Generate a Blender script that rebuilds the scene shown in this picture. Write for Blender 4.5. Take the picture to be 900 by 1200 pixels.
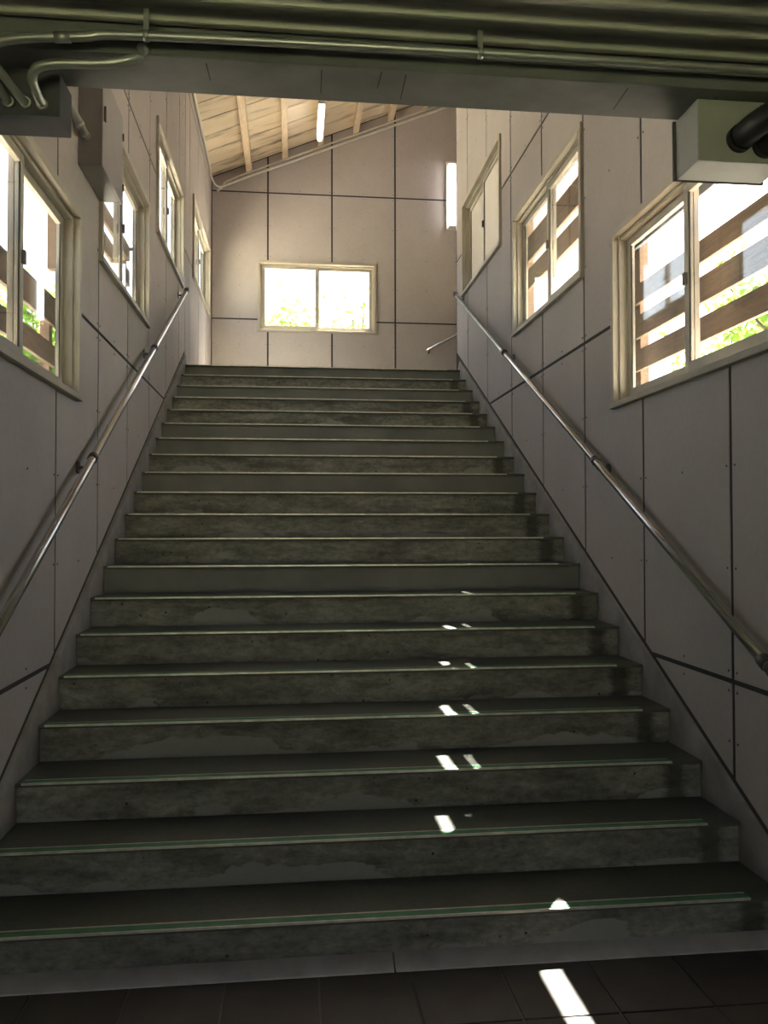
import bpy, bmesh, math, random
from mathutils import Vector, Matrix

random.seed(7)
scene = bpy.context.scene
for o in list(bpy.data.objects):
    bpy.data.objects.remove(o, do_unlink=True)
COL = scene.collection

# ------------------------------------------------------------------ camera
F_PX, YAW, PITCH, ROLL, EYE = 970.0, 0.110424, 0.0213454, -0.0018042, 1.49208
cy_, sy_, cp_, sp_ = math.cos(YAW), math.sin(YAW), math.cos(PITCH), math.sin(PITCH)
fw = Vector((sy_ * cp_, cy_ * cp_, sp_))
rt = Vector((cy_, -sy_, 0.0))
up = rt.cross(fw)
c_, s_ = math.cos(ROLL), math.sin(ROLL)
rt, up = rt * c_ + up * s_, up * c_ - rt * s_
cam_data = bpy.data.cameras.new('camera')
cam_data.sensor_fit = 'HORIZONTAL'
cam_data.sensor_width = 36.0
cam_data.lens = F_PX / 900.0 * 36.0
cam_data.clip_start = 0.05
cam_data.clip_end = 500
cam = bpy.data.objects.new('camera', cam_data)
COL.objects.link(cam)
m = Matrix((rt, up, -fw)).transposed().to_4x4()
m.translation = Vector((0, 0, EYE))
cam.matrix_world = m
scene.camera = cam

# ------------------------------------------------------------------ world, sun, exposure
SUN_DIR = Vector((0.375, 0.57, 1.0)).normalized()          # towards the sun
world = bpy.data.worlds.new('sky')
scene.world = world
world.use_nodes = True
wn = world.node_tree.nodes
wl = world.node_tree.links
wn.clear()
sky = wn.new('ShaderNodeTexSky')
sky.sky_type = 'NISHITA'
sky.sun_disc = False
sky.sun_elevation = math.asin(SUN_DIR.z)
sky.sun_rotation = math.atan2(SUN_DIR.x, SUN_DIR.y)
sky.air_density = 1.0
sky.dust_density = 3.0
sky.ozone_density = 1.0
bg = wn.new('ShaderNodeBackground')
bg.inputs['Strength'].default_value = 0.34
wo = wn.new('ShaderNodeOutputWorld')
hs = wn.new('ShaderNodeHueSaturation')          # summer haze: a paler sky
hs.inputs['Saturation'].default_value = 0.4
wl.new(sky.outputs[0], hs.inputs['Color'])
wl.new(hs.outputs[0], bg.inputs[0])
wl.new(bg.outputs[0], wo.inputs[0])

sun_data = bpy.data.lights.new('sun', 'SUN')
sun_data.energy = 46.0
sun_data.angle = math.radians(0.53)
sun_data.color = (1.0, 0.93, 0.82)
sun = bpy.data.objects.new('sun', sun_data)
COL.objects.link(sun)
sun.location = SUN_DIR * 40
sun.rotation_euler = (-SUN_DIR).to_track_quat('-Z', 'Y').to_euler()

vs = scene.view_settings
vs.view_transform = 'Standard'
vs.look = 'None'
vs.exposure = 1.8
vs.gamma = 1.0
vs.use_curve_mapping = False
scene.cycles.max_bounces = 14
scene.cycles.diffuse_bounces = 8
scene.cycles.transparent_max_bounces = 16
scene.cycles.caustics_reflective = False
scene.cycles.caustics_refractive = False
scene.cycles.sample_clamp_indirect = 6.0

# ------------------------------------------------------------------ materials
MATS = {}


class NT:
    def __init__(self, name):
        self.m = bpy.data.materials.new(name)
        self.m.use_nodes = True
        self.t = self.m.node_tree
        self.t.nodes.clear()
        self.out = self.t.nodes.new('ShaderNodeOutputMaterial')
        MATS[name] = self.m

    def n(self, kind, **kw):
        nd = self.t.nodes.new(kind)
        for k, v in kw.items():
            setattr(nd, k, v)
        return nd

    def l(self, a, b):
        self.t.links.new(a, b)

    def pos(self, scale=(1, 1, 1)):
        g = self.n('ShaderNodeNewGeometry')
        mp = self.n('ShaderNodeMapping')
        mp.inputs['Scale'].default_value = scale
        self.l(g.outputs['Position'], mp.inputs['Vector'])
        return mp.outputs[0]

    def noise(self, vec, scale, detail=4, rough=0.55):
        nd = self.n('ShaderNodeTexNoise')
        nd.inputs['Scale'].default_value = scale
        nd.inputs['Detail'].default_value = detail
        nd.inputs['Roughness'].default_value = rough
        self.l(vec, nd.inputs['Vector'])
        return nd.outputs[0]

    def ramp(self, fac, stops):
        r = self.n('ShaderNodeValToRGB')
        el = r.color_ramp.elements
        while len(el) > 1:
            el.remove(el[-1])
        for i, (p, c) in enumerate(stops):
            e = el[0] if i == 0 else el.new(p)
            e.position = p
            c = c if isinstance(c, (tuple, list)) else (c, c, c)
            e.color = (c[0], c[1], c[2], 1)
        self.l(fac, r.inputs[0])
        return r.outputs[0]

    def mix(self, fac, a, b, mode='MIX'):
        nd = self.n('ShaderNodeMix', data_type='RGBA', blend_type=mode)
        for sock, v in ((nd.inputs[0], fac), (nd.inputs[6], a), (nd.inputs[7], b)):
            if hasattr(v, 'is_output'):
                self.l(v, sock)
            elif isinstance(v, (tuple, list)):
                sock.default_value = (v[0], v[1], v[2], 1)
            else:
                sock.default_value = v
        return nd.outputs[2]

    def math(self, op, a, b=None, c=None):
        nd = self.n('ShaderNodeMath', operation=op)
        for i, v in enumerate((a, b, c)):
            if v is None:
                continue
            if hasattr(v, 'is_output'):
                self.l(v, nd.inputs[i])
            else:
                nd.inputs[i].default_value = v
        return nd.outputs[0]

    def principled(self, color, rough=0.7, metal=0.0, bump=None, bump_strength=0.2, bump_dist=0.004, spec=0.5):
        b = self.n('ShaderNodeBsdfPrincipled')
        for key, v in (('Base Color', color), ('Roughness', rough), ('Metallic', metal)):
            if hasattr(v, 'is_output'):
                self.l(v, b.inputs[key])
            elif isinstance(v, (tuple, list)):
                b.inputs[key].default_value = (v[0], v[1], v[2], 1)
            else:
                b.inputs[key].default_value = v
        b.inputs['Specular IOR Level'].default_value = spec
        if bump is not None:
            bp = self.n('ShaderNodeBump')
            bp.inputs['Strength'].default_value = bump_strength
            bp.inputs['Distance'].default_value = bump_dist
            self.l(bump, bp.inputs['Height'])
            self.l(bp.outputs[0], b.inputs['Normal'])
        self.l(b.outputs[0], self.out.inputs[0])
        return b


def simple(name, col, rough=0.6, metal=0.0, var=0.12, scale=8, bump=0.1, stretch=(1, 1, 1), spec=0.5):
    t = NT(name)
    v = t.pos(stretch)
    n = t.noise(v, scale, 5)
    lo = tuple(x * (1 - var) for x in col)
    hi = tuple(min(1, x * (1 + var)) for x in col)
    c = t.ramp(n, [(0.3, lo), (0.7, hi)])
    t.principled(c, rough, metal, n, bump, 0.003, spec)
    return t.m


# fibre-cement wall panels: faint blotches and fine relief
t = NT('fibre_cement')
v = t.pos()
n1 = t.noise(v, 1.3, 5, 0.6)
n2 = t.noise(v, 30, 4, 0.6)
oi = t.n('ShaderNodeObjectInfo')
base = t.ramp(n1, [(0.3, (0.46, 0.42, 0.398)), (0.7, (0.53, 0.488, 0.463))])
tint = t.ramp(oi.outputs['Random'], [(0, 0.93), (1, 1.05)])
base = t.mix(1.0, base, tint, 'MULTIPLY')
c = t.mix(0.12, base, t.ramp(n2, [(0.35, 0.55), (0.65, 1.0)]), 'MULTIPLY')
t.principled(c, 0.78, 0, n2, 0.12, 0.002, 0.25)

simple('joint_dark', (0.05, 0.045, 0.042), 0.9)
simple('screw_dark', (0.06, 0.05, 0.045), 0.6)

# concrete risers: stained, pocked, with paler smooth mortar patches low on some of them
t = NT('concrete_riser')
v = t.pos()
sx = t.n('ShaderNodeSeparateXYZ')
t.l(v, sx.inputs[0])
zstep = t.math('DIVIDE', sx.outputs['Z'], 0.16)
frac = t.math('FRACT', zstep)
idx = t.math('FLOOR', zstep)
comb = t.n('ShaderNodeCombineXYZ')
t.l(sx.outputs['X'], comb.inputs[0])
t.l(t.math('MULTIPLY', idx, 3.37), comb.inputs[1])
t.l(t.math('MULTIPLY', sx.outputs['Z'], 4.0), comb.inputs[2])
nb = t.noise(comb.outputs[0], 2.4, 8, 0.65)
nf = t.noise(t.pos((1, 1, 1.6)), 26, 6, 0.7)
ng = t.noise(t.pos((3, 3, 9)), 2.2, 6, 0.65)
col = t.ramp(nb, [(0.28, (0.10, 0.10, 0.088)), (0.5, (0.24, 0.24, 0.212)), (0.72, (0.35, 0.35, 0.315))])
col = t.mix(t.ramp(ng, [(0.48, 0.0), (0.7, 0.6)]), col, (0.08, 0.077, 0.064))
col = t.mix(0.7, col, t.ramp(nf, [(0.3, 0.35), (0.62, 1.0)]), 'MULTIPLY')
# pock marks
vo = t.n('ShaderNodeTexVoronoi')
vo.inputs['Scale'].default_value = 17
t.l(v, vo.inputs['Vector'])
pit = t.ramp(vo.outputs['Distance'], [(0.05, 1.0), (0.12, 0.0)])
pit = t.math('MULTIPLY', pit, t.ramp(t.noise(v, 3.1, 2), [(0.46, 0.0), (0.52, 1.0)]))
col = t.mix(pit, col, (0.035, 0.025, 0.015))
# mortar patches
comb2 = t.n('ShaderNodeCombineXYZ')
t.l(sx.outputs['X'], comb2.inputs[0])
t.l(t.math('MULTIPLY', idx, 7.91), comb2.inputs[1])
t.l(t.math('MULTIPLY', sx.outputs['Z'], 2.2), comb2.inputs[2])
npatch = t.noise(comb2.outputs[0], 1.5, 6, 0.55)
thr = t.math('ADD', npatch, t.math('MULTIPLY', t.math('SUBTRACT', 0.36, frac), 0.34))
pm = t.ramp(thr, [(0.60, 0.0), (0.612, 1.0)])
col = t.mix(pm, col, t.mix(nf, (0.22, 0.225, 0.215), (0.30, 0.30, 0.285)))
# darker band down the right end of the risers
band = t.math('ABSOLUTE', t.math('SUBTRACT', sx.outputs['X'], 1.665))
bm_ = t.ramp(t.math('ADD', band, t.math('MULTIPLY', nf, 0.05)), [(0.05, 0.75), (0.09, 0.0)])
col = t.mix(bm_, col, (0.035, 0.033, 0.026))
hgt = t.math('SUBTRACT', t.math('ADD', nf, t.math('MULTIPLY', nb, 0.8)), pit)
t.principled(col, 0.82, 0, hgt, 0.55, 0.006, 0.3)

simple('concrete_plain', (0.165, 0.168, 0.158), 0.75, var=0.2, scale=3, bump=0.2)
# trodden mortar treads
t = NT('tread_mortar')
v = t.pos()
n1 = t.noise(v, 2.2, 5, 0.6)
n2 = t.noise(v, 45, 3, 0.6)
col = t.ramp(n1, [(0.3, (0.058, 0.064, 0.051)), (0.7, (0.098, 0.106, 0.085))])
col = t.mix(0.5, col, t.ramp(n2, [(0.35, 0.6), (0.65, 1.0)]), 'MULTIPLY')
t.principled(col, 0.5, 0, n2, 0.25, 0.002, 0.45)

simple('landing_mortar', (0.40, 0.37, 0.33), 0.7, var=0.15, scale=4, bump=0.2)
simple('stringer_mortar', (0.30, 0.285, 0.27), 0.8, var=0.25, scale=5, bump=0.3)
simple('nosing_metal', (0.55, 0.53, 0.47), 0.4, 0.6, var=0.25, scale=20)
simple('nosing_green', (0.055, 0.20, 0.10), 0.55, 0, var=0.3, scale=14)

# dark floor tiles
t = NT('floor_tile')
v = t.pos()
oi = t.n('ShaderNodeObjectInfo')
n1 = t.noise(v, 5, 5, 0.6)
col = t.ramp(n1, [(0.3, (0.05, 0.042, 0.038)), (0.7, (0.085, 0.073, 0.066))])
col = t.mix(1.0, col, t.ramp(oi.outputs['Random'], [(0, 0.8), (1, 1.15)]), 'MULTIPLY')
t.principled(col, 0.5, 0, n1, 0.15, 0.002, 0.5)
simple('floor_grout', (0.17, 0.155, 0.14), 0.85)

# chequer plate ramp: small raised lozenges
t = NT('chequer_plate')
v = t.pos((1, 1, 1))
mp = t.n('ShaderNodeMapping')
mp.inputs['Rotation'].default_value = (0, 0, math.radians(45))
mp.inputs['Scale'].default_value = (60, 60, 60)
t.l(v, mp.inputs[0])
ck = t.n('ShaderNodeTexChecker')
ck.inputs['Scale'].default_value = 1.0
t.l(mp.outputs[0], ck.inputs['Vector'])
n1 = t.noise(v, 9, 4)
col = t.ramp(n1, [(0.3, (0.38, 0.37, 0.38)), (0.7, (0.52, 0.50, 0.52))])
t.principled(col, 0.5, 0.1, ck.outputs['Fac'], 0.6, 0.003)

simple('beam_paint', (0.15, 0.155, 0.15), 0.7, var=0.22, scale=5, bump=0.15)
simple('deck_steel', (0.50, 0.50, 0.44), 0.45, 0.1, var=0.1, scale=4, bump=0.05)
simple('box_paint', (0.31, 0.32, 0.285), 0.5, 0, var=0.08, scale=6)
simple('box_paint_grey', (0.085, 0.087, 0.095), 0.85, 0, var=0.08, scale=6, spec=0.15)
simple('cabinet_paint', (0.27, 0.25, 0.24), 0.42, 0, var=0.06, scale=4, bump=0.03)
simple('galvanised', (0.40, 0.41, 0.38), 0.38, 0.55, var=0.12, scale=10)
simple('conduit_cream', (0.66, 0.62, 0.55), 0.5, 0, var=0.06)
simple('black_hose', (0.018, 0.018, 0.018), 0.5, 0)
simple('stainless', (0.66, 0.65, 0.64), 0.2, 1.0, var=0.06, scale=4, bump=0.02)
simple('bracket_dark', (0.10, 0.09, 0.085), 0.45, 0.6)
simple('frame_paint', (0.45, 0.41, 0.33), 0.55, 0, var=0.10, scale=5, bump=0.02)
simple('gasket', (0.03, 0.03, 0.03), 0.6)
simple('slat_wood', (0.21, 0.135, 0.085), 0.75, 0, var=0.3, scale=6, bump=0.3, stretch=(4, 1, 12))
t = NT('panel_grey')
d1 = t.n('ShaderNodeBsdfDiffuse')
d1.inputs['Color'].default_value = (0.20, 0.22, 0.26, 1)
d2 = t.n('ShaderNodeBsdfTranslucent')
d2.inputs['Color'].default_value = (0.30, 0.33, 0.38, 1)
mx = t.n('ShaderNodeMixShader')
mx.inputs[0].default_value = 0.03
t.l(d1.outputs[0], mx.inputs[1])
t.l(d2.outputs[0], mx.inputs[2])
t.l(mx.outputs[0], t.out.inputs[0])
simple('roof_steel', (0.25, 0.26, 0.27), 0.5, 0.3)
simple('purlin_wood', (0.68, 0.54, 0.36), 0.65, 0, var=0.14, scale=7, bump=0.15, stretch=(6, 1, 6))
simple('outside_wall', (0.62, 0.60, 0.56), 0.8)
simple('bark', (0.12, 0.09, 0.065), 0.9, 0, var=0.3, scale=12, bump=0.5)

# stained ceiling boards
t = NT('ceiling_board')
v = t.pos((0.9, 4.0, 0.9))
oi = t.n('ShaderNodeObjectInfo')
n1 = t.noise(v, 1.6, 5, 0.55)
n2 = t.noise(t.pos((0.6, 3.0, 0.6)), 1.6, 4, 0.6)
col = t.ramp(n1, [(0.28, (0.42, 0.32, 0.21)), (0.42, (0.70, 0.58, 0.42)), (0.75, (0.78, 0.67, 0.51))])
col = t.mix(t.ramp(n2, [(0.555, 0.0), (0.70, 0.85)]), col, (0.14, 0.10, 0.065))
col = t.mix(1.0, col, t.ramp(oi.outputs['Random'], [(0, 0.86), (1, 1.08)]), 'MULTIPLY')
t.principled(col, 0.7, 0, n1, 0.2, 0.003, 0.3)

# glass: clear pane that lets light straight through and mirrors at grazing angles
t = NT('window_glass')
fr = t.n('ShaderNodeFresnel')
gm = t.n('ShaderNodeNewGeometry')
t.l(t.math('ADD', t.math('MULTIPLY', gm.outputs['Backfacing'], 1 / 1.5 - 1.5), 1.5), fr.inputs['IOR'])
tr = t.n('ShaderNodeBsdfTransparent')
tr.inputs['Color'].default_value = (0.93, 0.95, 0.94, 1)
gl = t.n('ShaderNodeBsdfGlossy')
gl.inputs['Roughness'].default_value = 0.03
mx = t.n('ShaderNodeMixShader')
t.l(fr.outputs[0], mx.inputs[0])
t.l(tr.outputs[0], mx.inputs[1])
t.l(gl.outputs[0], mx.inputs[2])
t.l(mx.outputs[0], t.out.inputs[0])

# frosted pane
t = NT('frosted_glass')
df = t.n('ShaderNodeBsdfTranslucent')
df.inputs['Color'].default_value = (0.42, 0.405, 0.37, 1)
d2 = t.n('ShaderNodeBsdfDiffuse')
d2.inputs['Color'].default_value = (0.60, 0.58, 0.53, 1)
gl = t.n('ShaderNodeBsdfGlossy')
gl.inputs['Roughness'].default_value = 0.25
ad = t.n('ShaderNodeMixShader')
ad.inputs[0].default_value = 0.4
t.l(df.outputs[0], ad.inputs[1])
t.l(d2.outputs[0], ad.inputs[2])
mx = t.n('ShaderNodeMixShader')
mx.inputs[0].default_value = 0.08
t.l(ad.outputs[0], mx.inputs[1])
t.l(gl.outputs[0], mx.inputs[2])
t.l(mx.outputs[0], t.out.inputs[0])

# lit fluorescent tube
t = NT('tube_light')
em = t.n('ShaderNodeEmission')
em.inputs['Color'].default_value = (1.0, 0.95, 0.98, 1)
em.inputs['Strength'].default_value = 3.5
t.l(em.outputs[0], t.out.inputs[0])
simple('lamp_white', (0.75, 0.72, 0.70), 0.4)

# leaves: thin, light shines through
t = NT('leaf')
oi = t.n('ShaderNodeObjectInfo')
n1 = t.noise(t.pos(), 3.5, 3)
col = t.ramp(n1, [(0.3, (0.06, 0.14, 0.03)), (0.7, (0.16, 0.30, 0.06))])
d1 = t.n('ShaderNodeBsdfDiffuse')
t.l(col, d1.inputs[0])
d2 = t.n('ShaderNodeBsdfTranslucent')
t.l(t.mix(0.5, col, (0.30, 0.42, 0.06)), d2.inputs[0])
mx = t.n('ShaderNodeMixShader')
mx.inputs[0].default_value = 0.45
t.l(d1.outputs[0], mx.inputs[1])
t.l(d2.outputs[0], mx.inputs[2])
t.l(mx.outputs[0], t.out.inputs[0])

simple('gravel_ground', (0.42, 0.38, 0.32), 0.95, var=0.2, scale=3, bump=0.4)
t = NT('grass_ground')
n1 = t.noise(t.pos(), 0.8, 6, 0.7)
t.principled(t.ramp(n1, [(0.3, (0.17, 0.19, 0.09)), (0.7, (0.27, 0.29, 0.17))]), 0.95, 0, n1, 0.5, 0.05)


# ------------------------------------------------------------------ mesh helpers
class MB:
    def __init__(self):
        self.v, self.f, self.sm = [], [], []

    def face(self, pts, smooth=False):
        i = len(self.v)
        self.v += [tuple(p) for p in pts]
        self.f.append(tuple(range(i, i + len(pts))))
        self.sm.append(smooth)

    def box(self, a, b):
        x0, x1 = sorted((a[0], b[0]))
        y0, y1 = sorted((a[1], b[1]))
        z0, z1 = sorted((a[2], b[2]))
        i = len(self.v)
        self.v += [(x0, y0, z0), (x1, y0, z0), (x1, y1, z0), (x0, y1, z0),
                   (x0, y0, z1), (x1, y0, z1), (x1, y1, z1), (x0, y1, z1)]
        for q in ((0, 3, 2, 1), (4, 5, 6, 7), (0, 1, 5, 4), (1, 2, 6, 5), (2, 3, 7, 6), (3, 0, 4, 7)):
            self.f.append(tuple(i + k for k in q))
            self.sm.append(False)
        return self

    def prism(self, poly, axis, a, b):
        """poly: 2D points in the two remaining axes (in x,y,z order), extruded along axis from a to b"""
        n = len(poly)
        i = len(self.v)

        def p3(u, w, c):
            r = [u, w]
            r.insert(axis, c)
            return tuple(r)
        self.v += [p3(u, w, a) for u, w in poly] + [p3(u, w, b) for u, w in poly]
        self.f.append(tuple(range(i, i + n)))
        self.f.append(tuple(range(i + 2 * n - 1, i + n - 1, -1)))
        for k in range(n):
            k2 = (k + 1) % n
            self.f.append((i + k, i + n + k, i + n + k2, i + k2))
        self.sm += [False] * (n + 2)
        return self

    def tube(self, path, r, seg=12, cap=True):
        path = [Vector(p) for p in path]
        rr = r if isinstance(r, (list, tuple)) else [r] * len(path)
        tans = []
        for k in range(len(path)):
            a = path[max(0, k - 1)]
            b = path[min(len(path) - 1, k + 1)]
            tans.append((b - a).normalized())
        ref = Vector((0, 0, 1)) if abs(tans[0].z) < 0.9 else Vector((1, 0, 0))
        nrm = (ref - tans[0] * ref.dot(tans[0])).normalized()
        base = len(self.v)
        for k, p in enumerate(path):
            nrm = (nrm - tans[k] * nrm.dot(tans[k])).normalized()
            bn = tans[k].cross(nrm)
            for s in range(seg):
                a = 2 * math.pi * s / seg
                self.v.append(tuple(p + (nrm * math.cos(a) + bn * math.sin(a)) * rr[k]))
        for k in range(len(path) - 1):
            for s in range(seg):
                s2 = (s + 1) % seg
                self.f.append((base + k * seg + s, base + k * seg + s2, base + (k + 1) * seg + s2, base + (k + 1) * seg + s))
                self.sm.append(True)
        if cap:
            self.f.append(tuple(base + s for s in reversed(range(seg))))
            self.f.append(tuple(base + (len(path) - 1) * seg + s for s in range(seg)))
            self.sm += [False, False]
        return self

    def build(self, name, mat, parent=None, bevel=0.0, loc=None, label=None):
        me = bpy.data.meshes.new(name)
        vv = self.v
        if loc is not None:
            L = Vector(loc)
            vv = [tuple(Vector(p) - L) for p in self.v]
        me.from_pydata(vv, [], self.f)
        me.polygons.foreach_set('use_smooth', self.sm)
        bm = bmesh.new()
        bm.from_mesh(me)
        bmesh.ops.recalc_face_normals(bm, faces=bm.faces)
        bm.to_mesh(me)
        bm.free()
        me.materials.append(MATS[mat])
        o = bpy.data.objects.new(name, me)
        COL.objects.link(o)
        if loc is not None:
            o.location = loc
        if parent is not None:
            o.parent = parent
            o.matrix_parent_inverse = Matrix.Identity(4)
            if loc is None:                       # world-coordinate mesh under a moved empty
                w = Vector((0, 0, 0))
                q = parent
                while q is not None:
                    w += q.location
                    q = q.parent
                me.transform(Matrix.Translation(-w))
        if bevel > 0:
            md = o.modifiers.new('bevel', 'BEVEL')
            md.width = bevel
            md.segments = 2
            md.limit_method = 'ANGLE'
        if label:
            o['label'] = label
        return o


def tag(o, label, cat=None, group=None, kind=None):
    o['label'] = label
    if cat:
        o['category'] = cat
    if group:
        o['group'] = group
    if kind:
        o['kind'] = kind
    return o


def empty(name, loc):
    o = bpy.data.objects.new(name, None)
    o.empty_display_size = 0.1
    o.location = loc
    COL.objects.link(o)
    return o


def child_copy(src, parent, loc):
    o = src.copy()
    COL.objects.link(o)
    o.parent = parent
    o.location = loc
    return o


def smooth_path(pts, n=6):
    """Catmull-Rom through pts"""
    P = [Vector(p) for p in pts]
    P = [P[0] * 2 - P[1]] + P + [P[-1] * 2 - P[-2]]
    out = []
    for k in range(1, len(P) - 2):
        for j in range(n):
            u = j / n
            a, b, c, d = P[k - 1], P[k], P[k + 1], P[k + 2]
            out.append(0.5 * ((2 * b) + (c - a) * u + (2 * a - 5 * b + 4 * c - d) * u * u + (3 * b - a - 3 * c + d) * u ** 3))
    out.append(P[-2])
    return out


# ------------------------------------------------------------------ dimensions
R_, T_, D_ = 0.16, 0.30691, 2.85201          # riser, going, first nosing
NSTEP = 20
XL, XR = -1.12, 1.80                          # panel faces
SXL, SXR = -1.10, 1.785                       # stringer faces = stair ends
YE = 11.61                                    # end wall face
YTOP = D_ + (NSTEP - 1) * T_                  # top nosing
ZL = NSTEP * R_                               # landing level
YR_END = 8.93                                 # right wall stops here
Y_FRONT = 2.60
XF = 3.40                                     # far wall of the upper flight
SLOPE = R_ / T_


def nose_z(y):
    return R_ + (y - D_) * SLOPE


def roof_z(x):                                # underside of ceiling boards
    return 6.86 + 0.41 * x


# ------------------------------------------------------------------ panelled walls
SEAM_Y = [2.38, 3.235, 4.09, 4.945, 5.80, 6.65, 7.50, 8.345, 9.19, 10.04, 10.89, 11.74]
SEAM_Z = [-0.92, 0.865, 2.645, 4.44, 6.225, 8.01]
WIN_L = [(2.87, 4.455, 2.18, 3.15), (4.95, 6.535, 3.07, 4.02), (6.965, 8.55, 3.965, 4.915), (9.45, 11.28, 4.35, 5.275)]
WIN_R = WIN_L[:3]
GAP = 0.0135


def clip_poly(poly, f):
    """keep the part of a 2D polygon where f(p) >= 0 (f linear)"""
    out = []
    for k in range(len(poly)):
        a, b = poly[k], poly[(k + 1) % len(poly)]
        fa, fb = f(a), f(b)
        if fa >= 0:
            out.append(a)
        if (fa >= 0) != (fb >= 0):
            u = fa / (fa - fb)
            out.append((a[0] + (b[0] - a[0]) * u, a[1] + (b[1] - a[1]) * u))
    return out


def sheet(mb, polys, axis, a, b):
    """polys: adjoining 2D polygons sharing grid lines; gives front, back and outer rim"""
    key = lambda p: (round(p[0], 5), round(p[1], 5))

    def p3(p, c):
        r = [p[0], p[1]]
        r.insert(axis, c)
        return tuple(r)
    edges = {}
    for poly in polys:
        for k in range(len(poly)):
            e = frozenset((key(poly[k]), key(poly[(k + 1) % len(poly)])))
            edges[e] = edges.get(e, 0) + 1
    for poly in polys:
        mb.face([p3(p, a) for p in poly])
        mb.face([p3(p, b) for p in reversed(poly)])
        for k in range(len(poly)):
            p, q = poly[k], poly[(k + 1) % len(poly)]
            if len(edges) and edges[frozenset((key(p), key(q)))] == 1:
                mb.face([p3(p, a), p3(p, b), p3(q, b), p3(q, a)])


def cells(u0, u1, w0, w1, holes):
    """split rectangle by hole edges, dropping hole cells"""
    us = sorted({u0, u1} | {h for H in holes for h in H[:2] if u0 < h < u1})
    ws = sorted({w0, w1} | {h for H in holes for h in H[2:] if w0 < h < w1})
    out = []
    for i in range(len(us) - 1):
        for j in range(len(ws) - 1):
            cu, cw = (us[i] + us[i + 1]) / 2, (ws[j] + ws[j + 1]) / 2
            if any(H[0] < cu < H[1] and H[2] < cw < H[3] for H in holes):
                continue
            out.append([(us[i], ws[j]), (us[i + 1], ws[j]), (us[i + 1], ws[j + 1]), (us[i], ws[j + 1])])
    return out


def panel_wall(name, axis, face, out, u_seams, w_seams, u_rng, w_rng, holes, clips, label, core_t=0.11):
    """out=+1/-1: direction the wall body lies behind its face"""
    core = MB()
    polys = cells(u_rng[0], u_rng[1], w_rng[0], w_rng[1], holes)
    polys = [q for q in polys]
    for f in clips.get('core', []):
        polys = [c for c in (clip_poly(q, f) for q in polys) if len(c) >= 3]
    sheet(core, polys, axis, face + out * 0.0035, face + out * core_t)
    wall = core.build(name, 'joint_dark')
    tag(wall, label, 'wall', kind='structure')
    scr = MB()
    for i in range(len(u_seams) - 1):
        for j in range(len(w_seams) - 1):
            u0, u1 = max(u_seams[i], u_rng[0]) + GAP * 0.9, min(u_seams[i + 1], u_rng[1]) - GAP * 0.9
            w0, w1 = max(w_seams[j], w_rng[0]) + GAP * 0.8, min(w_seams[j + 1], w_rng[1]) - GAP * 0.8
            if u1 - u0 < 0.03 or w1 - w0 < 0.03:
                continue
            ps = cells(u0, u1, w0, w1, holes)
            for f in clips.get('panel', []):
                ps = [c for c in (clip_poly(q, f) for q in ps) if len(c) >= 3]
            if not ps:
                continue
            mb = MB()
            sheet(mb, ps, axis, face + random.uniform(-0.0008, 0.0008), face + out * 0.0035)
            mb.build('panel', 'fibre_cement', wall)
            # screws near the panel edges
            inside = lambda u, w: any(min(p[0] for p in q) < u < max(p[0] for p in q) and min(p[1] for p in q) < w < max(p[1] for p in q)
                                      and all(f((u, w - 0.02)) > 0 for f in clips.get('panel', [])) for q in ps)
            for u in (u0 + 0.02, (u0 + u1) / 2, u1 - 0.02):
                for k in range(5):
                    w = w0 + 0.03 + (w1 - w0 - 0.06) * k / 4
                    if inside(u, w):
                        c = [u, w]
                        c.insert(axis, face)
                        a, b = list(c), list(c)
                        for ax in range(3):
                            dlt = 0.002 if ax == axis else 0.0045
                            a[ax] -= dlt
                            b[ax] += dlt
                        scr.box(a, b)
    s = scr.build('screws', 'screw_dark', wall)
    s['kind'] = 'stuff'
    return wall


def string_clip_lin(p):
    return p[1] - (nose_z(p[0]) + 0.116)


wall_left = panel_wall('wall_left', 0, XL, -1, SEAM_Y, SEAM_Z, (Y_FRONT, YTOP + 0.12), (-0.05, 6.384), WIN_L,
                       {'panel': [string_clip_lin]}, 'left stairwell wall of grey fibre cement panels with four windows')
# upper landing stretch of the same wall, its panels run down to the landing
def more_panels(wall, face, out, y0, y1, z0, z1, holes):
    core = MB()
    sheet(core, cells(y0, y1, z0, z1, holes), 0, face + out * 0.0035, face + out * 0.11)
    core.build('backing', 'joint_dark', wall)
    for i in range(len(SEAM_Y) - 1):
        for j in range(len(SEAM_Z) - 1):
            u0, u1 = max(SEAM_Y[i], y0) + GAP * 0.9, min(SEAM_Y[i + 1], y1) - GAP * 0.9
            w0, w1 = max(SEAM_Z[j], z0) + GAP * 0.8, min(SEAM_Z[j + 1], z1) - GAP * 0.8
            if u1 - u0 < 0.03 or w1 - w0 < 0.03:
                continue
            ps = cells(u0, u1, w0, w1, holes)
            if ps:
                mb = MB()
                sheet(mb, ps, 0, face, face + out * 0.0035)
                mb.build('panel', 'fibre_cement', wall)


more_panels(wall_left, XL, -1, YTOP + 0.12, YE + 0.13, ZL - 0.1, 6.384, WIN_L)
wall_right = panel_wall('wall_right', 0, XR, 1, SEAM_Y, SEAM_Z, (Y_FRONT, YR_END), (-0.05, 7.624), WIN_R,
                        {'panel': [string_clip_lin]}, 'right stairwell wall of grey fibre cement panels with three windows')

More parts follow.
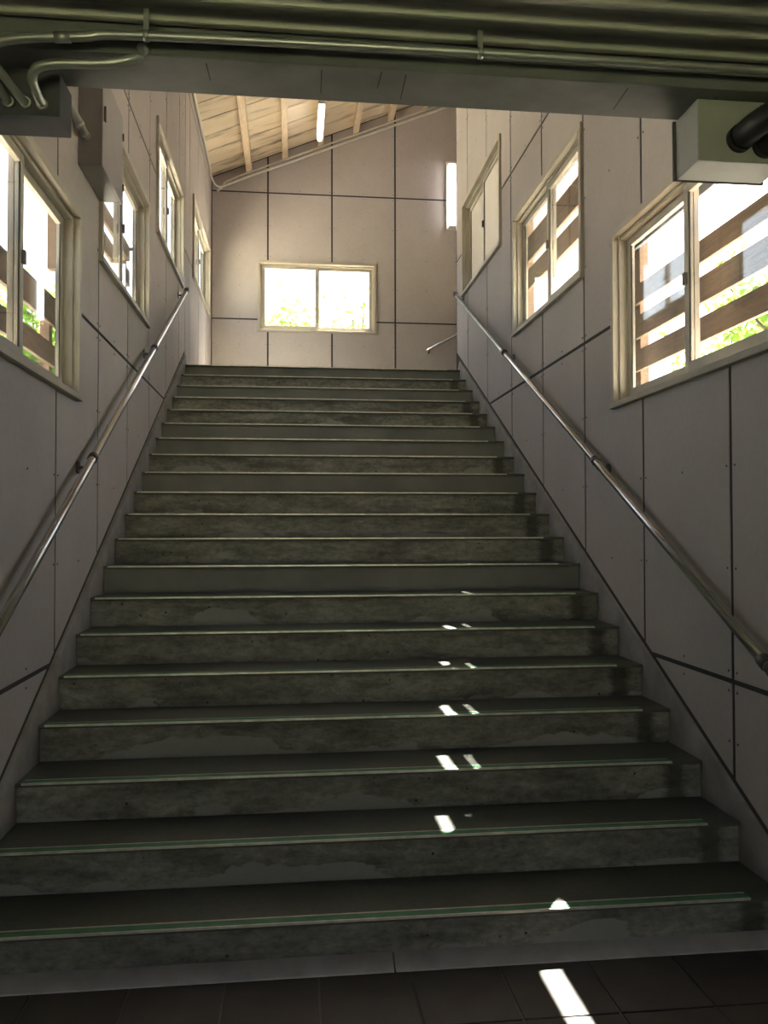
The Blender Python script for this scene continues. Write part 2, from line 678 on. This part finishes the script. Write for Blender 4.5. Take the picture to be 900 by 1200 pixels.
# end wall across the landing, cut to the roof slope
WIN_E = (-0.47, 1.172, 4.268, 5.245)
SEAM_X = [-1.235, -0.341, 0.555, 1.454, 2.35, 3.25, 4.15]
wall_end = panel_wall('wall_end', 1, YE, 1, SEAM_X, [2.645, 4.43, 6.215, 8.0, 9.8], (XL, XF), (ZL - 0.1, 9.0), [WIN_E],
                      {'panel': [lambda p: roof_z(p[0]) - 0.005 - p[1]], 'core': [lambda p: roof_z(p[0]) + 0.028 - p[1]]},
                      'tall end wall of grey panels above the landing with a bright sliding window')

# closing wall above the beam, back of the upper flight, and the far side of the upper flight
mb = MB()
mb.prism([(XL - 0.11, 3.02), (XR + 0.11, 3.02), (XR + 0.11, roof_z(XR + 0.11) + 0.028), (XL - 0.11, roof_z(XL - 0.11) + 0.028)], 1, 2.62, 2.72)
tag(mb.build('wall_front', 'fibre_cement'), 'wall above the beam closing the stairwell towards the camera', 'wall', kind='structure')
mb = MB()
mb.prism([(XR + 0.11, 3.0), (XF, 3.0), (XF, roof_z(XF) + 0.028), (XR + 0.11, roof_z(XR + 0.11) + 0.028)], 1, YR_END - 0.11, YR_END)
tag(mb.build('wall_back', 'fibre_cement'), 'wall behind the upper flight, round the corner of the right wall', 'wall', kind='structure')
mb = MB()
mb.box((XF, YR_END - 0.11, 3.0), (XF + 0.1, YE + 0.13, roof_z(XF) + 0.028))
tag(mb.build('wall_far', 'fibre_cement'), 'far wall at the head of the upper flight', 'wall', kind='structure')

# stringers
def stringer(name, x0, x1, label):
    mb = MB()
    y0, y1 = 2.60, YTOP + 0.16
    top0, top1 = nose_z(y0) + 0.085, nose_z(YTOP + 0.02) + 0.095
    mb.prism([(y0, -0.03), (D_ + 0.22, -0.03), (y1, nose_z(y1) - 0.31), (y1, ZL + 0.005), (YTOP + 0.04, top1), (y0, top0)], 0, x0, x1)
    tag(mb.build(name, 'stringer_mortar', bevel=0.003), label, 'skirting', kind='structure')


stringer('trim_1', XL - 0.01, SXL, 'sloping mortar skirting along the left side of the stairs')
stringer('trim_2', SXR, XR + 0.01, 'sloping mortar skirting along the right side of the stairs')

# ------------------------------------------------------------------ stairs
stairs = empty('staircase', (0, D_, 0))
tag(stairs, 'wide worn concrete staircase with green edged metal nosings rising to the landing', 'staircase', kind='structure')


def stair_step(n, proto=None):
    y = D_ + (n - 1) * T_
    z = n * R_
    loc = (0, y, z)
    depth = T_ + 0.018
    if n == NSTEP:
        depth = 0.5
    mb = MB()
    mb.box((SXL, y + 0.018, max(z - R_ - 0.08, -0.05)), (SXR, y + depth, z - 0.016))
    st = mb.build('step', 'concrete_plain' if n in (8, 12, 14, 15, 18, 20) else 'concrete_riser', bevel=0.004)
    # parent with local coordinates
    for o in (st,):
        o.data.transform(Matrix.Translation((0, -y, -z)))
        o.parent = stairs
        o.location = (0, y - D_, z)
    return st, y, z


sub_mesh = {}
for n in range(1, NSTEP + 1):
    st, y, z = stair_step(n)
    if 'tread' not in sub_mesh:
        a = MB().box((SXL, 0.0, -0.016), (SXR, T_ + 0.018, 0.0)).build('tread', 'tread_mortar', bevel=0.004)
        b = MB()
        b.prism([(-0.003, -0.007), (0.050, -0.001), (0.050, 0.0018), (-0.003, 0.0018)], 0, -1.075, 1.645)
        b = b.build('nosing_strip', 'nosing_metal', bevel=0.0012)
        c = MB().box((-1.075, 0.004, 0.001), (1.645, 0.036, 0.0032)).build('nosing_insert', 'nosing_green')
        sub_mesh['tread'], sub_mesh['nosing_strip'], sub_mesh['nosing_insert'] = a, b, c
        for o in (a, b, c):
            o.parent = st
        b['label'] = 'thin metal nosing along the step edge'
        c['label'] = 'green grip strip let into the nosing'
    else:
        for k in ('tread', 'nosing_strip', 'nosing_insert'):
            child_copy(sub_mesh[k], st, (0, 0, 0))

# landing slab
mb = MB().box((XL, YTOP + 0.32, ZL - 0.15), (XF, YE + 0.01, ZL))
tag(mb.build('floor_landing', 'landing_mortar'), 'grey mortar landing at the head of the stairs', 'floor', kind='structure')
# side of landing under right
# upper flight that climbs to the right from the landing
up_st = empty('staircase', (2.35, YR_END, ZL))
tag(up_st, 'upper flight climbing to the right from the landing, behind the right wall', 'staircase', kind='structure')
for k in range(3):
    x = 2.35 + k * T_
    mb = MB().box((x, YR_END + 0.002, ZL + k * R_ - 0.05), (x + T_, YE - 0.002, ZL + (k + 1) * R_))
    mb.build('step', 'concrete_riser', up_st)

# ------------------------------------------------------------------ floor, plate, tiles
mb = MB().box((-2.7, -9.0, -0.2), (3.4, 2.90, -0.006))
floor = mb.build('floor', 'floor_grout')
tag(floor, 'dark tiled floor at the foot of the stairs', 'floor', kind='structure')
TILE = 0.3075
tile_src = None
for i in range(-9, 9):
    for j in range(7):
        x0 = 0.088 + i * TILE
        y1 = 2.798 - j * TILE if j else 2.85
        y0 = 2.798 - (j + 1) * TILE
        if x0 < -2.6 or x0 + TILE > 3.3:
            continue
        g = 0.0035
        if j == 0:
            MB().box((x0 + g, y0 + g, -0.008), (x0 + TILE - g, y1 - g, random.uniform(-0.0006, 0.0006))).build('tile', 'floor_tile', floor, bevel=0.0015)
        else:
            if tile_src is None:
                tile_src = MB().box((g, g, -0.008), (TILE - g, TILE - g, 0)).build('tile', 'floor_tile', floor, bevel=0.0015)
                tile_src.location = (x0, y0, 0)
            else:
                child_copy(tile_src, floor, (x0, y0, random.uniform(-0.0006, 0.0006)))
for lab, xa, xb in (('chequer plate ramp strip left of the seam at the stair foot', SXL + 0.002, 0.343), ('chequer plate ramp strip right of the seam at the stair foot', 0.349, SXR - 0.002)):
    mb = MB().prism([(2.798, 0.001), (2.8695, 0.001), (2.8695, 0.035), (2.80, 0.006)], 0, xa, xb)
    tag(mb.build('ramp_plate', 'chequer_plate', bevel=0.001), lab, 'metal plate', 'chequer plates at the stair foot')

# ------------------------------------------------------------------ lower hall: beam, deck ceiling, side walls
mb = MB().prism([(2.574, 2.95), (2.79, 2.95), (2.79, 3.02), (2.66, 3.02), (2.66, 3.10), (2.60, 3.10), (2.60, 3.0), (2.574, 3.0)], 0, -2.7, 3.4)
beam = mb.build('trim_3', 'beam_paint', bevel=0.004)
tag(beam, 'grey beam spanning the opening above the foot of the stairs', 'beam', kind='structure')
for x, ya, yb_, dx in ((-0.27, 2.60, 2.70, 0.004), (0.09, 2.60, 2.74, 0.003), (0.28, 2.59, 2.69, -0.003), (0.36, 2.60, 2.75, 0.002), (1.10, 2.60, 2.74, 0.006), (1.42, 2.62, 2.76, 0.004)):
    MB().prism([(x, ya), (x + 0.004, ya), (x + 0.003 + dx, yb_), (x + dx, yb_)], 2, 2.9490, 2.9498).build('seam', 'joint_dark', beam)
mb = MB()
prof = []
PITCH_ = 0.113
y = 2.590
while y > -9.0:
    # flat pan, then a rounded rib whose sloping near flank faces the hall
    prof += [(y + 0.008, 3.088), (y, 3.056), (y - 0.004, 3.053), (y - 0.020, 3.053), (y - 0.025, 3.056), (y - 0.034, 3.084), (y - 0.038, 3.088)]
    y -= PITCH_
poly = prof + [(-9.05, 3.088), (-9.05, 3.16), (2.60, 3.16)]
mb.prism(poly, 0, -2.7, 3.4)
tag(mb.build('ceiling', 'deck_steel'), 'ribbed steel deck ceiling over the foot of the stairs', 'ceiling', kind='structure')
mb = MB().box((-2.8, -9.0, -0.2), (-2.7, 2.6, 3.1))
tag(mb.build('wall_hall_left', 'fibre_cement'), 'left wall of the lower hall beside the camera', 'wall', kind='structure')
mb = MB().box((3.4, -9.0, -0.2), (3.5, 2.6, 3.1))
tag(mb.build('wall_hall_right', 'fibre_cement'), 'right wall of the lower hall beside the camera', 'wall', kind='structure')
mb = MB()  # unseen wall added to cut the daylight coming from behind the camera
for p_ in cells(-2.8, 3.5, -0.2, 3.1, [(-1.7, 2.0, -0.3, 2.35)]):
    mb.prism(p_, 1, -9.1, -9.0)
tag(mb.build('wall_hall_back', 'fibre_cement'), 'unseen back wall of the lower hall, its doorway sized to limit daylight', 'wall', kind='structure')
for nm, xa, xb, lab in (('wall_return_left', -2.8, XL - 0.112, 'short wall beside the stairs on the left'), ('wall_return_right', XR + 0.112, 3.5, 'short wall beside the stairs on the right')):
    tag(MB().box((xa, 2.602, -0.2), (xb, 2.70, 2.949)).build(nm, 'fibre_cement'), lab, 'wall', kind='structure')

# ------------------------------------------------------------------ roof
XE = XR + 0.28                                # right eave of the main roof
Y_UP = YR_END - 0.12                          # from here on the roof also covers the upper flight
cl = MB()


def roof_band(mb, xa, xb, lo, hi, y0, y1):
    mb.prism([(xa, roof_z(xa) + lo), (xb, roof_z(xb) + lo), (xb, roof_z(xb) + hi), (xa, roof_z(xa) + hi)], 1, y0, y1)


roof_band(cl, XL - 0.45, XE, 0.03, 0.13, 2.5, Y_UP)
roof_band(cl, XL - 0.45, XF + 0.3, 0.03, 0.13, Y_UP, YE + 0.3)
roof = cl.build('ceiling_roof', 'roof_steel')
tag(roof, 'sloping timber boarded roof over the stairwell', 'ceiling', kind='structure')
yb = 2.75
BW = 0.405
while yb < YE - 0.05:
    y1 = min(yb + BW, YE - 0.004)
    mb = MB()
    roof_band(mb, XL + 0.001, XF - 0.01 if yb > Y_UP + 0.1 else XR - 0.001, random.uniform(-0.003, 0.003), 0.03, yb + 0.009, y1 - 0.009)
    mb.build('board', 'ceiling_board', roof)
    yb += BW
for k in range(0, 10):
    x = -0.60 + 0.4985 * k
    zb = 6.738 + 0.41 * x
    if x < XL or x > XF - 0.1:
        continue
    mb = MB().prism([(x - 0.04, zb - 0.0164), (x + 0.04, zb + 0.0164), (x + 0.04, roof_z(x + 0.04) - 0.004), (x - 0.04, roof_z(x - 0.04) - 0.004)], 1, 2.74 if x < XR else Y_UP + 0.12, YE - 0.003)
    mb.build('purlin', 'purlin_wood', roof, bevel=0.003)

# ------------------------------------------------------------------ windows
WN = [0]


def build_window(axis, face, out, u0, u1, w0, w1, label, pane='window_glass', latch=True):
    """axis: wall normal axis; face: wall face; out: outward sign"""
    WN[0] += 1
    uax = 1 if axis == 0 else 0

    def P(u, w, d):
        r = [0, 0, 0]
        r[axis] = face + out * d
        r[uax] = u
        r[2] = w
        return tuple(r)
    base = P((u0 + u1) / 2, w0, 0)
    root = empty('window_%d' % WN[0], base)
    tag(root, label, 'window', kind='structure')

    def bar(name, ua, ub, wa, wb, da, db, mat='frame_paint', parent=root, bevel=0.003):
        return MB().box(P(ua, wa, da), P(ub, wb, db)).build(name, mat, parent, bevel=bevel)
    c = 0.026                      # casing lip on the wall face
    bar('head_casing', u0 - 0.012, u1 + 0.012, w1 - c, w1 + 0.014, -0.022, 0.09)
    bar('sill', u0 - 0.02, u1 + 0.02, w0 - 0.014, w0 + c - 0.008, -0.03, 0.12)
    bar('jamb', u0 - 0.012, u0 + c, w0 + c - 0.008, w1 - c, -0.022, 0.09)
    bar('jamb', u1 - c, u1 + 0.012, w0 + c - 0.008, w1 - c, -0.022, 0.09)
    bar('inner_frame', u0 + c, u0 + c + 0.016, w0 + c - 0.008, w1 - c, 0.012, 0.09, bevel=0.001)
    bar('inner_frame', u1 - c - 0.016, u1 - c, w0 + c - 0.008, w1 - c, 0.012, 0.09, bevel=0.001)
    c0, c = c, c + 0.016
    # track strips
    bar('track', u0 + c, u1 - c, w1 - c0 - 0.02, w1 - c0, 0.02, 0.09, bevel=0.001)
    bar('track', u0 + c, u1 - c, w0 + c0 - 0.008, w0 + c0 + 0.008, 0.02, 0.09, bevel=0.001)
    um = (u0 + u1) / 2
    sw = 0.042
    a0, a1 = u0 + c, u1 - c
    b0, b1 = w0 + c0 + 0.008, w1 - c0 - 0.02
    for k, (ua, ub, da) in enumerate(((a0, um + 0.02, 0.028), (um - 0.02, a1, 0.058))):
        mb = MB()
        mb.box(P(ua, b0, da), P(ua + sw, b1, da + 0.026))
        mb.box(P(ub - sw, b0, da), P(ub, b1, da + 0.026))
        mb.box(P(ua + sw, b0, da), P(ub - sw, b0 + sw + 0.012, da + 0.026))
        mb.box(P(ua + sw, b1 - sw, da), P(ub - sw, b1, da + 0.026))
        s = mb.build('sash', 'frame_paint', root, bevel=0.002)
        MB().box(P(ua + sw - 0.004, b0 + sw + 0.008, da + 0.010), P(ub - sw + 0.004, b1 - sw + 0.004, da + 0.014)).build('pane', pane, s)
        g = MB()
        ge = 0.006
        g.box(P(ua + sw, b0 + sw + 0.012, da + 0.004), P(ua + sw + ge, b1 - sw, da + 0.009))
        g.box(P(ub - sw - ge, b0 + sw + 0.012, da + 0.004), P(ub - sw, b1 - sw, da + 0.009))
        g.build('gasket', 'gasket', s)
        if latch and k == 0:
            MB().box(P(ub - 0.034, (b0 + b1) / 2 - 0.03, da - 0.016), P(ub - 0.008, (b0 + b1) / 2 + 0.03, da + 0.001)).build('latch', 'bracket_dark', s, bevel=0.004)
    return root


WL_LABEL = ['sliding window in the left wall, cut by the picture edge', 'sliding window in the left wall partly behind the grey cabinet',
            'white glowing sliding window third from the camera in the left wall', 'narrow looking sliding window beside the end wall on the left']
for (u0, u1, w0, w1), lb in zip(WIN_L, WL_LABEL):
    build_window(0, XL, -1, u0, u1, w0, w1, lb)
WR_LABEL = ['large sliding window in the right wall under the metal box', 'middle sliding window in the right wall with slats outside', 'pale frosted sliding window in the right wall nearest the landing']
for k, ((u0, u1, w0, w1), lb) in enumerate(zip(WIN_R, WR_LABEL)):
    build_window(0, XR, 1, u0, u1, w0, w1, lb, pane='frosted_glass' if k == 2 else 'window_glass')
build_window(1, YE, 1, *WIN_E, 'bright sliding window in the end wall above the landing', latch=False)


# ------------------------------------------------------------------ slat screens outside the windows
def screen(x, y0, y1, boards, panel, label, z_post, posts=()):
    out = 1 if x > 0 else -1
    root = empty('slat_screen', (x, (y0 + y1) / 2, z_post[0]))
    tag(root, label, 'screen', 'slat screens outside the windows')
    for za, zb in boards:
        MB().box((x - 0.012, y0, za), (x + 0.012, y1, zb)).build('slat', 'slat_wood', root, bevel=0.002)
    if panel:
        MB().box((x - 0.012, y0, panel[0]), (x + 0.012, y1, panel[1])).build('panel', 'panel_grey', root)
    for yy, hw in [(y0 + 0.03, 0.03), (y1 - 0.03, 0.03)] + list(posts):
        MB().box((x + out * 0.0125, yy - hw, z_post[0]), (x + out * 0.065, yy + hw, z_post[1])).build('post', 'slat_wood', root, bevel=0.002)
    # brackets back to the wall
    wx = (XR + 0.11) if out > 0 else (XL - 0.11)
    for yy in (y0 + 0.03, y1 - 0.03):
        for zz in (z_post[0] + 0.05, z_post[1] - 0.05):
            MB().box((wx, yy - 0.012, zz - 0.012), (x - out * 0.012, yy + 0.012, zz + 0.012)).build('bracket', 'bracket_dark', root)
    return root


screen(2.0, 2.70, 4.85, [(2.41, 2.53), (2.60, 2.73), (2.80, 2.91)], (3.13, 3.80), 'brown slat screen outside the large right window', (2.15, 3.80), [(4.65, 0.05), (3.2, 0.03)])  # wide post near the far end added to cut the sun streak short
screen(2.0, 4.92, 6.95, [(3.53, 3.695), (3.765, 3.86), (3.863, 3.97)], (4.10, 4.72), 'brown slat screen outside the middle right window', (3.05, 4.72))
screen(-1.34, 2.70, 4.85, [(2.41, 2.53), (2.64, 2.80)], None, 'dark slat screen outside the left window cut by the picture edge', (2.1, 2.82))
screen(-1.34, 4.92, 6.95, [(3.30, 3.42), (3.49, 3.62), (3.70, 3.82)], None, 'slat screen outside the left window behind the cabinet', (3.0, 3.84))

# ------------------------------------------------------------------ handrails
def handrail(x, wall_x, y0, y1, dz, brackets, label):
    out = 1 if wall_x > x else -1
    root = empty('handrail', (x, y0, nose_z(y0) + dz))
    tag(root, label, 'handrail', 'stair handrails')
    MB().tube([(x, y0, nose_z(y0) + dz), (x, (y0 + y1) / 2, nose_z((y0 + y1) / 2) + dz), (x, y1, nose_z(y1) + dz)], 0.0205, 20).build('rail', 'stainless', root)
    for yy in (y0, y1):
        s = -1 if yy == y0 else 1
        d = Vector((0, 1, SLOPE)).normalized() * s
        p = Vector((x, yy, nose_z(yy) + dz))
        MB().tube([p - d * 0.01, p + d * 0.004, p + d * 0.012], [0.0215, 0.0215, 0.012], 20).build('end_cap', 'bracket_dark', root)
    for yy in brackets:
        z = nose_z(yy) + dz
        d = Vector((0, 1, SLOPE)).normalized()
        p = Vector((x, yy, z))
        b = MB().tube([p - d * 0.02, p + d * 0.02], 0.0265, 20).build('bracket', 'bracket_dark', root)
        MB().tube(smooth_path([(x, yy, z - 0.02), (x + out * 0.025, yy, z - 0.05), (wall_x - out * 0.02, yy, z - 0.05), (wall_x - out * 0.004, yy, z - 0.05)], 4), 0.010, 10).build('arm', 'bracket_dark', b)
        MB().tube([(wall_x - out * 0.010, yy, z - 0.05), (wall_x - out * 0.0005, yy, z - 0.05)], 0.034, 18).build('wall_plate', 'bracket_dark', b)
    return root


handrail(XR - 0.08, XR, 2.84, 8.64, 0.835, [2.87, 4.555, 6.58, 8.58], 'stainless handrail on the right wall')
handrail(XL + 0.08, XL, 2.45, 8.34, 0.862, [4.48, 6.41, 8.29, 2.75], 'stainless handrail on the left wall')
# start of the rail of the upper flight, on the end wall
root = empty('handrail', (1.89, YE - 0.07, 4.03))
tag(root, 'short handrail end on the end wall right of the window', 'handrail', 'stair handrails')
MB().tube([(1.89, YE - 0.07, 4.035), (2.6, YE - 0.07, 4.035 + 0.71 * 0.54), (3.2, YE - 0.07, 4.035 + 1.31 * 0.54)], 0.02, 16).build('rail', 'stainless', root)
for xx in (1.93, 3.1):
    z = 4.035 + (xx - 1.89) * 0.54
    MB().tube([(xx, YE - 0.07, z - 0.01), (xx, YE - 0.04, z - 0.05), (xx, YE - 0.001, z - 0.05)], 0.011, 10).build('bracket', 'bracket_dark', root)

# ------------------------------------------------------------------ cabinet, boxes, conduits
root = empty('wall_cabinet', (XL, 4.705, 3.41))
tag(root, 'grey steel cabinet on the left wall above the second window', 'cabinet')
MB().box((XL + 0.0005, 4.452, 3.41), (-1.006, 4.958, 3.915)).build('body', 'cabinet_paint', root, bevel=0.004)
dr = MB().box((-1.0055, 4.447, 3.405), (-0.992, 4.963, 3.92)).build('door', 'cabinet_paint', root, bevel=0.004)
MB().box((-0.9918, 4.475, 3.66), (-0.982, 4.497, 3.74)).build('handle', 'bracket_dark', dr, bevel=0.003)
for zz in (3.50, 3.80):
    MB().tube([(-0.99, 4.958, zz - 0.02), (-0.99, 4.958, zz + 0.02)], 0.007, 10).build('hinge', 'bracket_dark', dr)

root = empty('junction_box', (-0.917, 2.765, 2.80))
tag(root, 'grey junction box under the beam at the left with conduits', 'electrical box')
MB().box((-1.10, 2.694, 2.803), (-0.735, 2.842, 2.9495)).build('body', 'box_paint_grey', root, bevel=0.003)
MB().box((-1.104, 2.688, 2.80), (-0.731, 2.6935, 2.9495)).build('cover', 'box_paint_grey', root, bevel=0.002)
for x in (-0.784, -0.832, -0.884):
    MB().tube([(x, 2.670, 2.833), (x, 2.687, 2.836)], 0.0175, 14).build('connector', 'galvanised', root)

root = empty('pull_box', (1.52, 2.71, 2.735))
tag(root, 'pale steel pull box under the beam at the right with black hoses', 'electrical box')
MB().box((1.362, 2.636, 2.738), (1.682, 2.80, 2.9495)).build('body', 'box_paint', root, bevel=0.004)
MB().box((1.352, 2.795, 2.735), (1.692, 2.806, 2.9495)).build('back_flange', 'box_paint_grey', root, bevel=0.002)
for x, z in ((1.508, 2.815), (1.60, 2.80)):
    MB().tube([(x, 2.612, z), (x, 2.6355, z)], 0.046, 20).build('gland', 'black_hose', root)


def hose(x, z, label):
    pts = [(x, 2.61, z), (x + 0.01, 2.53, z + 0.006), (x + 0.06, 2.45, z + 0.03), (x + 0.16, 2.37, z + 0.08), (x + 0.30, 2.32, z + 0.16), (x + 0.40, 2.30, z + 0.24)]
    path = smooth_path(pts, 14)
    rr = [0.040 + (0.004 if i % 2 else 0.0) for i in range(len(path))]
    o = MB().tube(path, rr, 20).build('hose', 'black_hose', loc=(x, 2.61, z))
    tag(o, label, 'hose', 'black hoses at the pull box')


hose(1.508, 2.815, 'thick black hose entering the pull box, nearer the stairs')
hose(1.60, 2.80, 'thick black hose entering the pull box, nearer the wall')


def conduit(path, r, label, clips=(), name='conduit', mat='galvanised', group='conduits', couplings=(), n=8):
    p = smooth_path(path, n)
    root = empty(name, tuple(p[0]))
    tag(root, label, 'pipe', group)
    MB().tube(p, r, 14).build('pipe', mat, root)
    for c in clips:
        c = Vector(c)
        mb = MB().tube([c - Vector((0.008, 0, 0)), c + Vector((0.008, 0, 0))], r * 1.22, 14)
        mb.box((c.x - 0.008, c.y - 0.004, c.z), (c.x + 0.008, c.y + 0.004, 3.056))
        mb.build('clip', 'galvanised', root)
    for a, b in couplings:
        MB().tube([a, b], r * 1.2, 14).build('coupling', 'galvanised', root)
    return root


RC = 0.0135
conduit([(3.3, 2.515, 2.987), (1.5, 2.515, 2.987), (0.5, 2.515, 2.985), (-0.44, 2.515, 2.974), (-0.62, 2.513, 2.958), (-0.76, 2.51, 2.945), (-0.86, 2.515, 2.927), (-0.893, 2.55, 2.900), (-0.872, 2.60, 2.872), (-0.84, 2.655, 2.836), (-0.832, 2.672, 2.832)], RC,
        'long steel conduit running under the deck and bending into the left box', clips=[(-0.436, 2.515, 2.974), (0.585, 2.515, 2.985)], couplings=[((-0.70, 2.5115, 2.9505), (-0.655, 2.5125, 2.9545))])
conduit([(-0.43, 2.60, 2.985), (-0.46, 2.592, 2.962), (-0.505, 2.585, 2.935), (-0.58, 2.58, 2.918), (-0.70, 2.575, 2.908), (-0.765, 2.578, 2.895), (-0.790, 2.60, 2.872), (-0.788, 2.64, 2.845), (-0.784, 2.672, 2.832)], RC * 1.1,
        'short flexible conduit from the beam into the left box', mat='galvanised', couplings=[((-0.447, 2.582, 2.970), (-0.462, 2.566, 2.962))])
conduit([(-1.25, 2.52, 2.98), (-1.05, 2.52, 2.96), (-0.945, 2.545, 2.93), (-0.915, 2.60, 2.88), (-0.888, 2.65, 2.84), (-0.884, 2.672, 2.832)], RC,
        'steel conduit entering the left box nearest the wall')
conduit([(-1.078, 2.845, 2.90), (-1.078, 3.0, 3.05), (-1.078, 3.25, 3.45), (-1.078, 3.5, 3.56), (-1.078, 4.0, 3.565), (-1.078, 4.45, 3.562)], 0.02,
        'conduit on the left wall entering the near face of the cabinet', couplings=[((-1.078, 4.28, 3.5635), (-1.078, 4.33, 3.563)), ((-1.078, 4.42, 3.562), (-1.078, 4.451, 3.562))])
# pair of conduits along the roof line on the end wall and the one along the left eave
cz = lambda x: 6.665 + 0.406 * x
conduit([(-1.04, YE - 0.03, 6.20), (-0.98, YE - 0.03, 6.245), (-0.85, YE - 0.03, cz(-0.85)), (0.5, YE - 0.03, cz(0.5)), (2.2, YE - 0.03, cz(2.2)), (3.3, YE - 0.03, cz(3.3))], 0.018,
        'lower cream conduit climbing the end wall below the roof', n=6, mat='conduit_cream')
conduit([(-1.085, 9.0, 6.33), (-1.085, 9.8, 6.33), (-1.085, 10.8, 6.30), (-1.08, 11.25, 6.24), (-1.04, 11.50, 6.24), (-0.95, YE - 0.045, 6.27), (-0.80, YE - 0.035, cz(-0.80) + 0.05), (0.5, YE - 0.03, cz(0.5) + 0.06), (2.2, YE - 0.03, cz(2.2) + 0.06), (3.3, YE - 0.03, cz(3.3) + 0.06)], 0.013,
        'thin conduit from the left eave onto the end wall under the purlins', n=6, mat='conduit_cream')

# ------------------------------------------------------------------ lamps
root = empty('ceiling_lamp', (0.36, 10.5, 6.70))
tag(root, 'lit fluorescent strip lamp hanging from a roof purlin', 'lamp', 'fluorescent lamps')
MB().box((0.315, 10.06, 6.715), (0.405, 10.95, 6.76)).build('housing', 'lamp_white', root, bevel=0.006)
MB().tube([(0.36, 10.08, 6.690), (0.36, 10.93, 6.690)], 0.034, 16).build('tube', 'tube_light', root)
for yy in (10.2, 10.8):
    MB().tube([(0.36, yy, 6.76), (0.36, yy, 6.886)], 0.008, 10).build('stem', 'lamp_white', root)
root = empty('wall_lamp', (2.265, YE, 5.8))
tag(root, 'lit vertical fluorescent lamp on the end wall at the corner', 'lamp', 'fluorescent lamps')
MB().box((2.19, YE - 0.045, 5.78), (2.345, YE - 0.001, 6.76)).build('housing', 'lamp_white', root, bevel=0.006)
MB().tube([(2.265, YE - 0.082, 5.80), (2.265, YE - 0.082, 6.70)], 0.036, 16).build('tube', 'tube_light', root)
for zz in (5.785, 6.70):
    MB().box((2.215, YE - 0.12, zz), (2.315, YE - 0.046, zz + 0.03)).build('end_holder', 'lamp_white', root, bevel=0.004)

# ------------------------------------------------------------------ outside: ground and greenery
mb = MB()
mb.box((-120, -120, -0.5), (120, 120, -0.21))
tag(mb.build('ground', 'gravel_ground'), 'pale gravel ground outside the building', 'ground', kind='structure')
mb = MB()  # unseen grass strip added to bounce green light onto the deck ribs
mb.box((-30, -40, -0.3), (30, -9.6, -0.19))
tag(mb.build('lawn', 'grass_ground'), 'unseen grass behind the lower hall, added to green the light on the deck', 'ground', kind='structure')


def leafy(name, loc, rx, ry, h0, h1, n, label, size=0.09):
    """shrub or small tree: trunk with branches, a crown of single leaves"""
    rnd = random.Random(hash(label) % 1000 if False else sum(map(ord, label)))
    root = empty(name, loc)
    tag(root, label, 'tree' if h1 > 3 else 'shrub', 'greenery outside')
    L = Vector(loc)
    mb = MB()
    top = L + Vector((0, 0, h0 + (h1 - h0) * 0.6))
    mb.tube([L, L + Vector((0.05, 0.03, h0 * 0.6)), top], [0.09, 0.07, 0.03], 8)
    tips = []
    for k in range(16):
        a = rnd.uniform(0, 6.283)
        e = rnd.uniform(0.25, 0.95)
        z = h0 + (h1 - h0) * rnd.uniform(0.1, 1.0)
        q = L + Vector((math.cos(a) * rx * e, math.sin(a) * ry * e, z))
        s = L + Vector((0.04, 0.02, h0 * 0.6 + (z - h0 * 0.6) * 0.35))
        mid = s.lerp(q, 0.5) + Vector((0, 0, 0.15))
        mb.tube([s, mid, q], [0.03, 0.02, 0.008], 6)
        tips.append((s, mid, q))
    mb.build('trunk', 'bark', root)
    lv = MB()
    for k in range(n):
        s, mid, q = rnd.choice(tips)
        u = rnd.uniform(0.35, 1.1)
        c = s.lerp(mid, min(1, u * 2)) if u < 0.5 else mid.lerp(q, (u - 0.5) * 2)
        c = c + Vector((rnd.gauss(0, 0.16), rnd.gauss(0, 0.16), rnd.gauss(0, 0.13)))
        d = Vector((rnd.gauss(0, 1), rnd.gauss(0, 1), rnd.gauss(0, 0.6))).normalized()
        w = d.cross(Vector((rnd.gauss(0, 1), rnd.gauss(0, 1), rnd.gauss(0, 1)))).normalized()
        l_ = size * rnd.uniform(0.7, 1.3)
        lv.face([c - d * l_, c + w * l_ * 0.42, c + d * l_, c - w * l_ * 0.42])
    o = lv.build('foliage', 'leaf', root)
    o['kind'] = 'stuff'
    return root


leafy('tree', (5.5, 8.0, -0.21), 1.0, 1.8, 2.9, 4.6, 2800, 'leafy green tree outside the large right window')
leafy('tree', (7.2, 12.6, -0.21), 1.5, 1.8, 3.4, 5.6, 2400, 'leafy green tree standing back from the large right window')
leafy('tree', (-3.4, 11.6, -0.21), 1.0, 2.0, 2.8, 4.9, 2600, 'leafy green tree outside the nearest left window')
leafy('tree', (-0.15, 16.4, -0.21), 0.7, 0.7, 4.9, 6.15, 1000, 'leafy treetop at the lower left of the end window')
leafy('tree', (1.25, 16.9, -0.21), 0.4, 0.5, 5.0, 6.7, 480, 'slender treetop at the lower right of the end window')
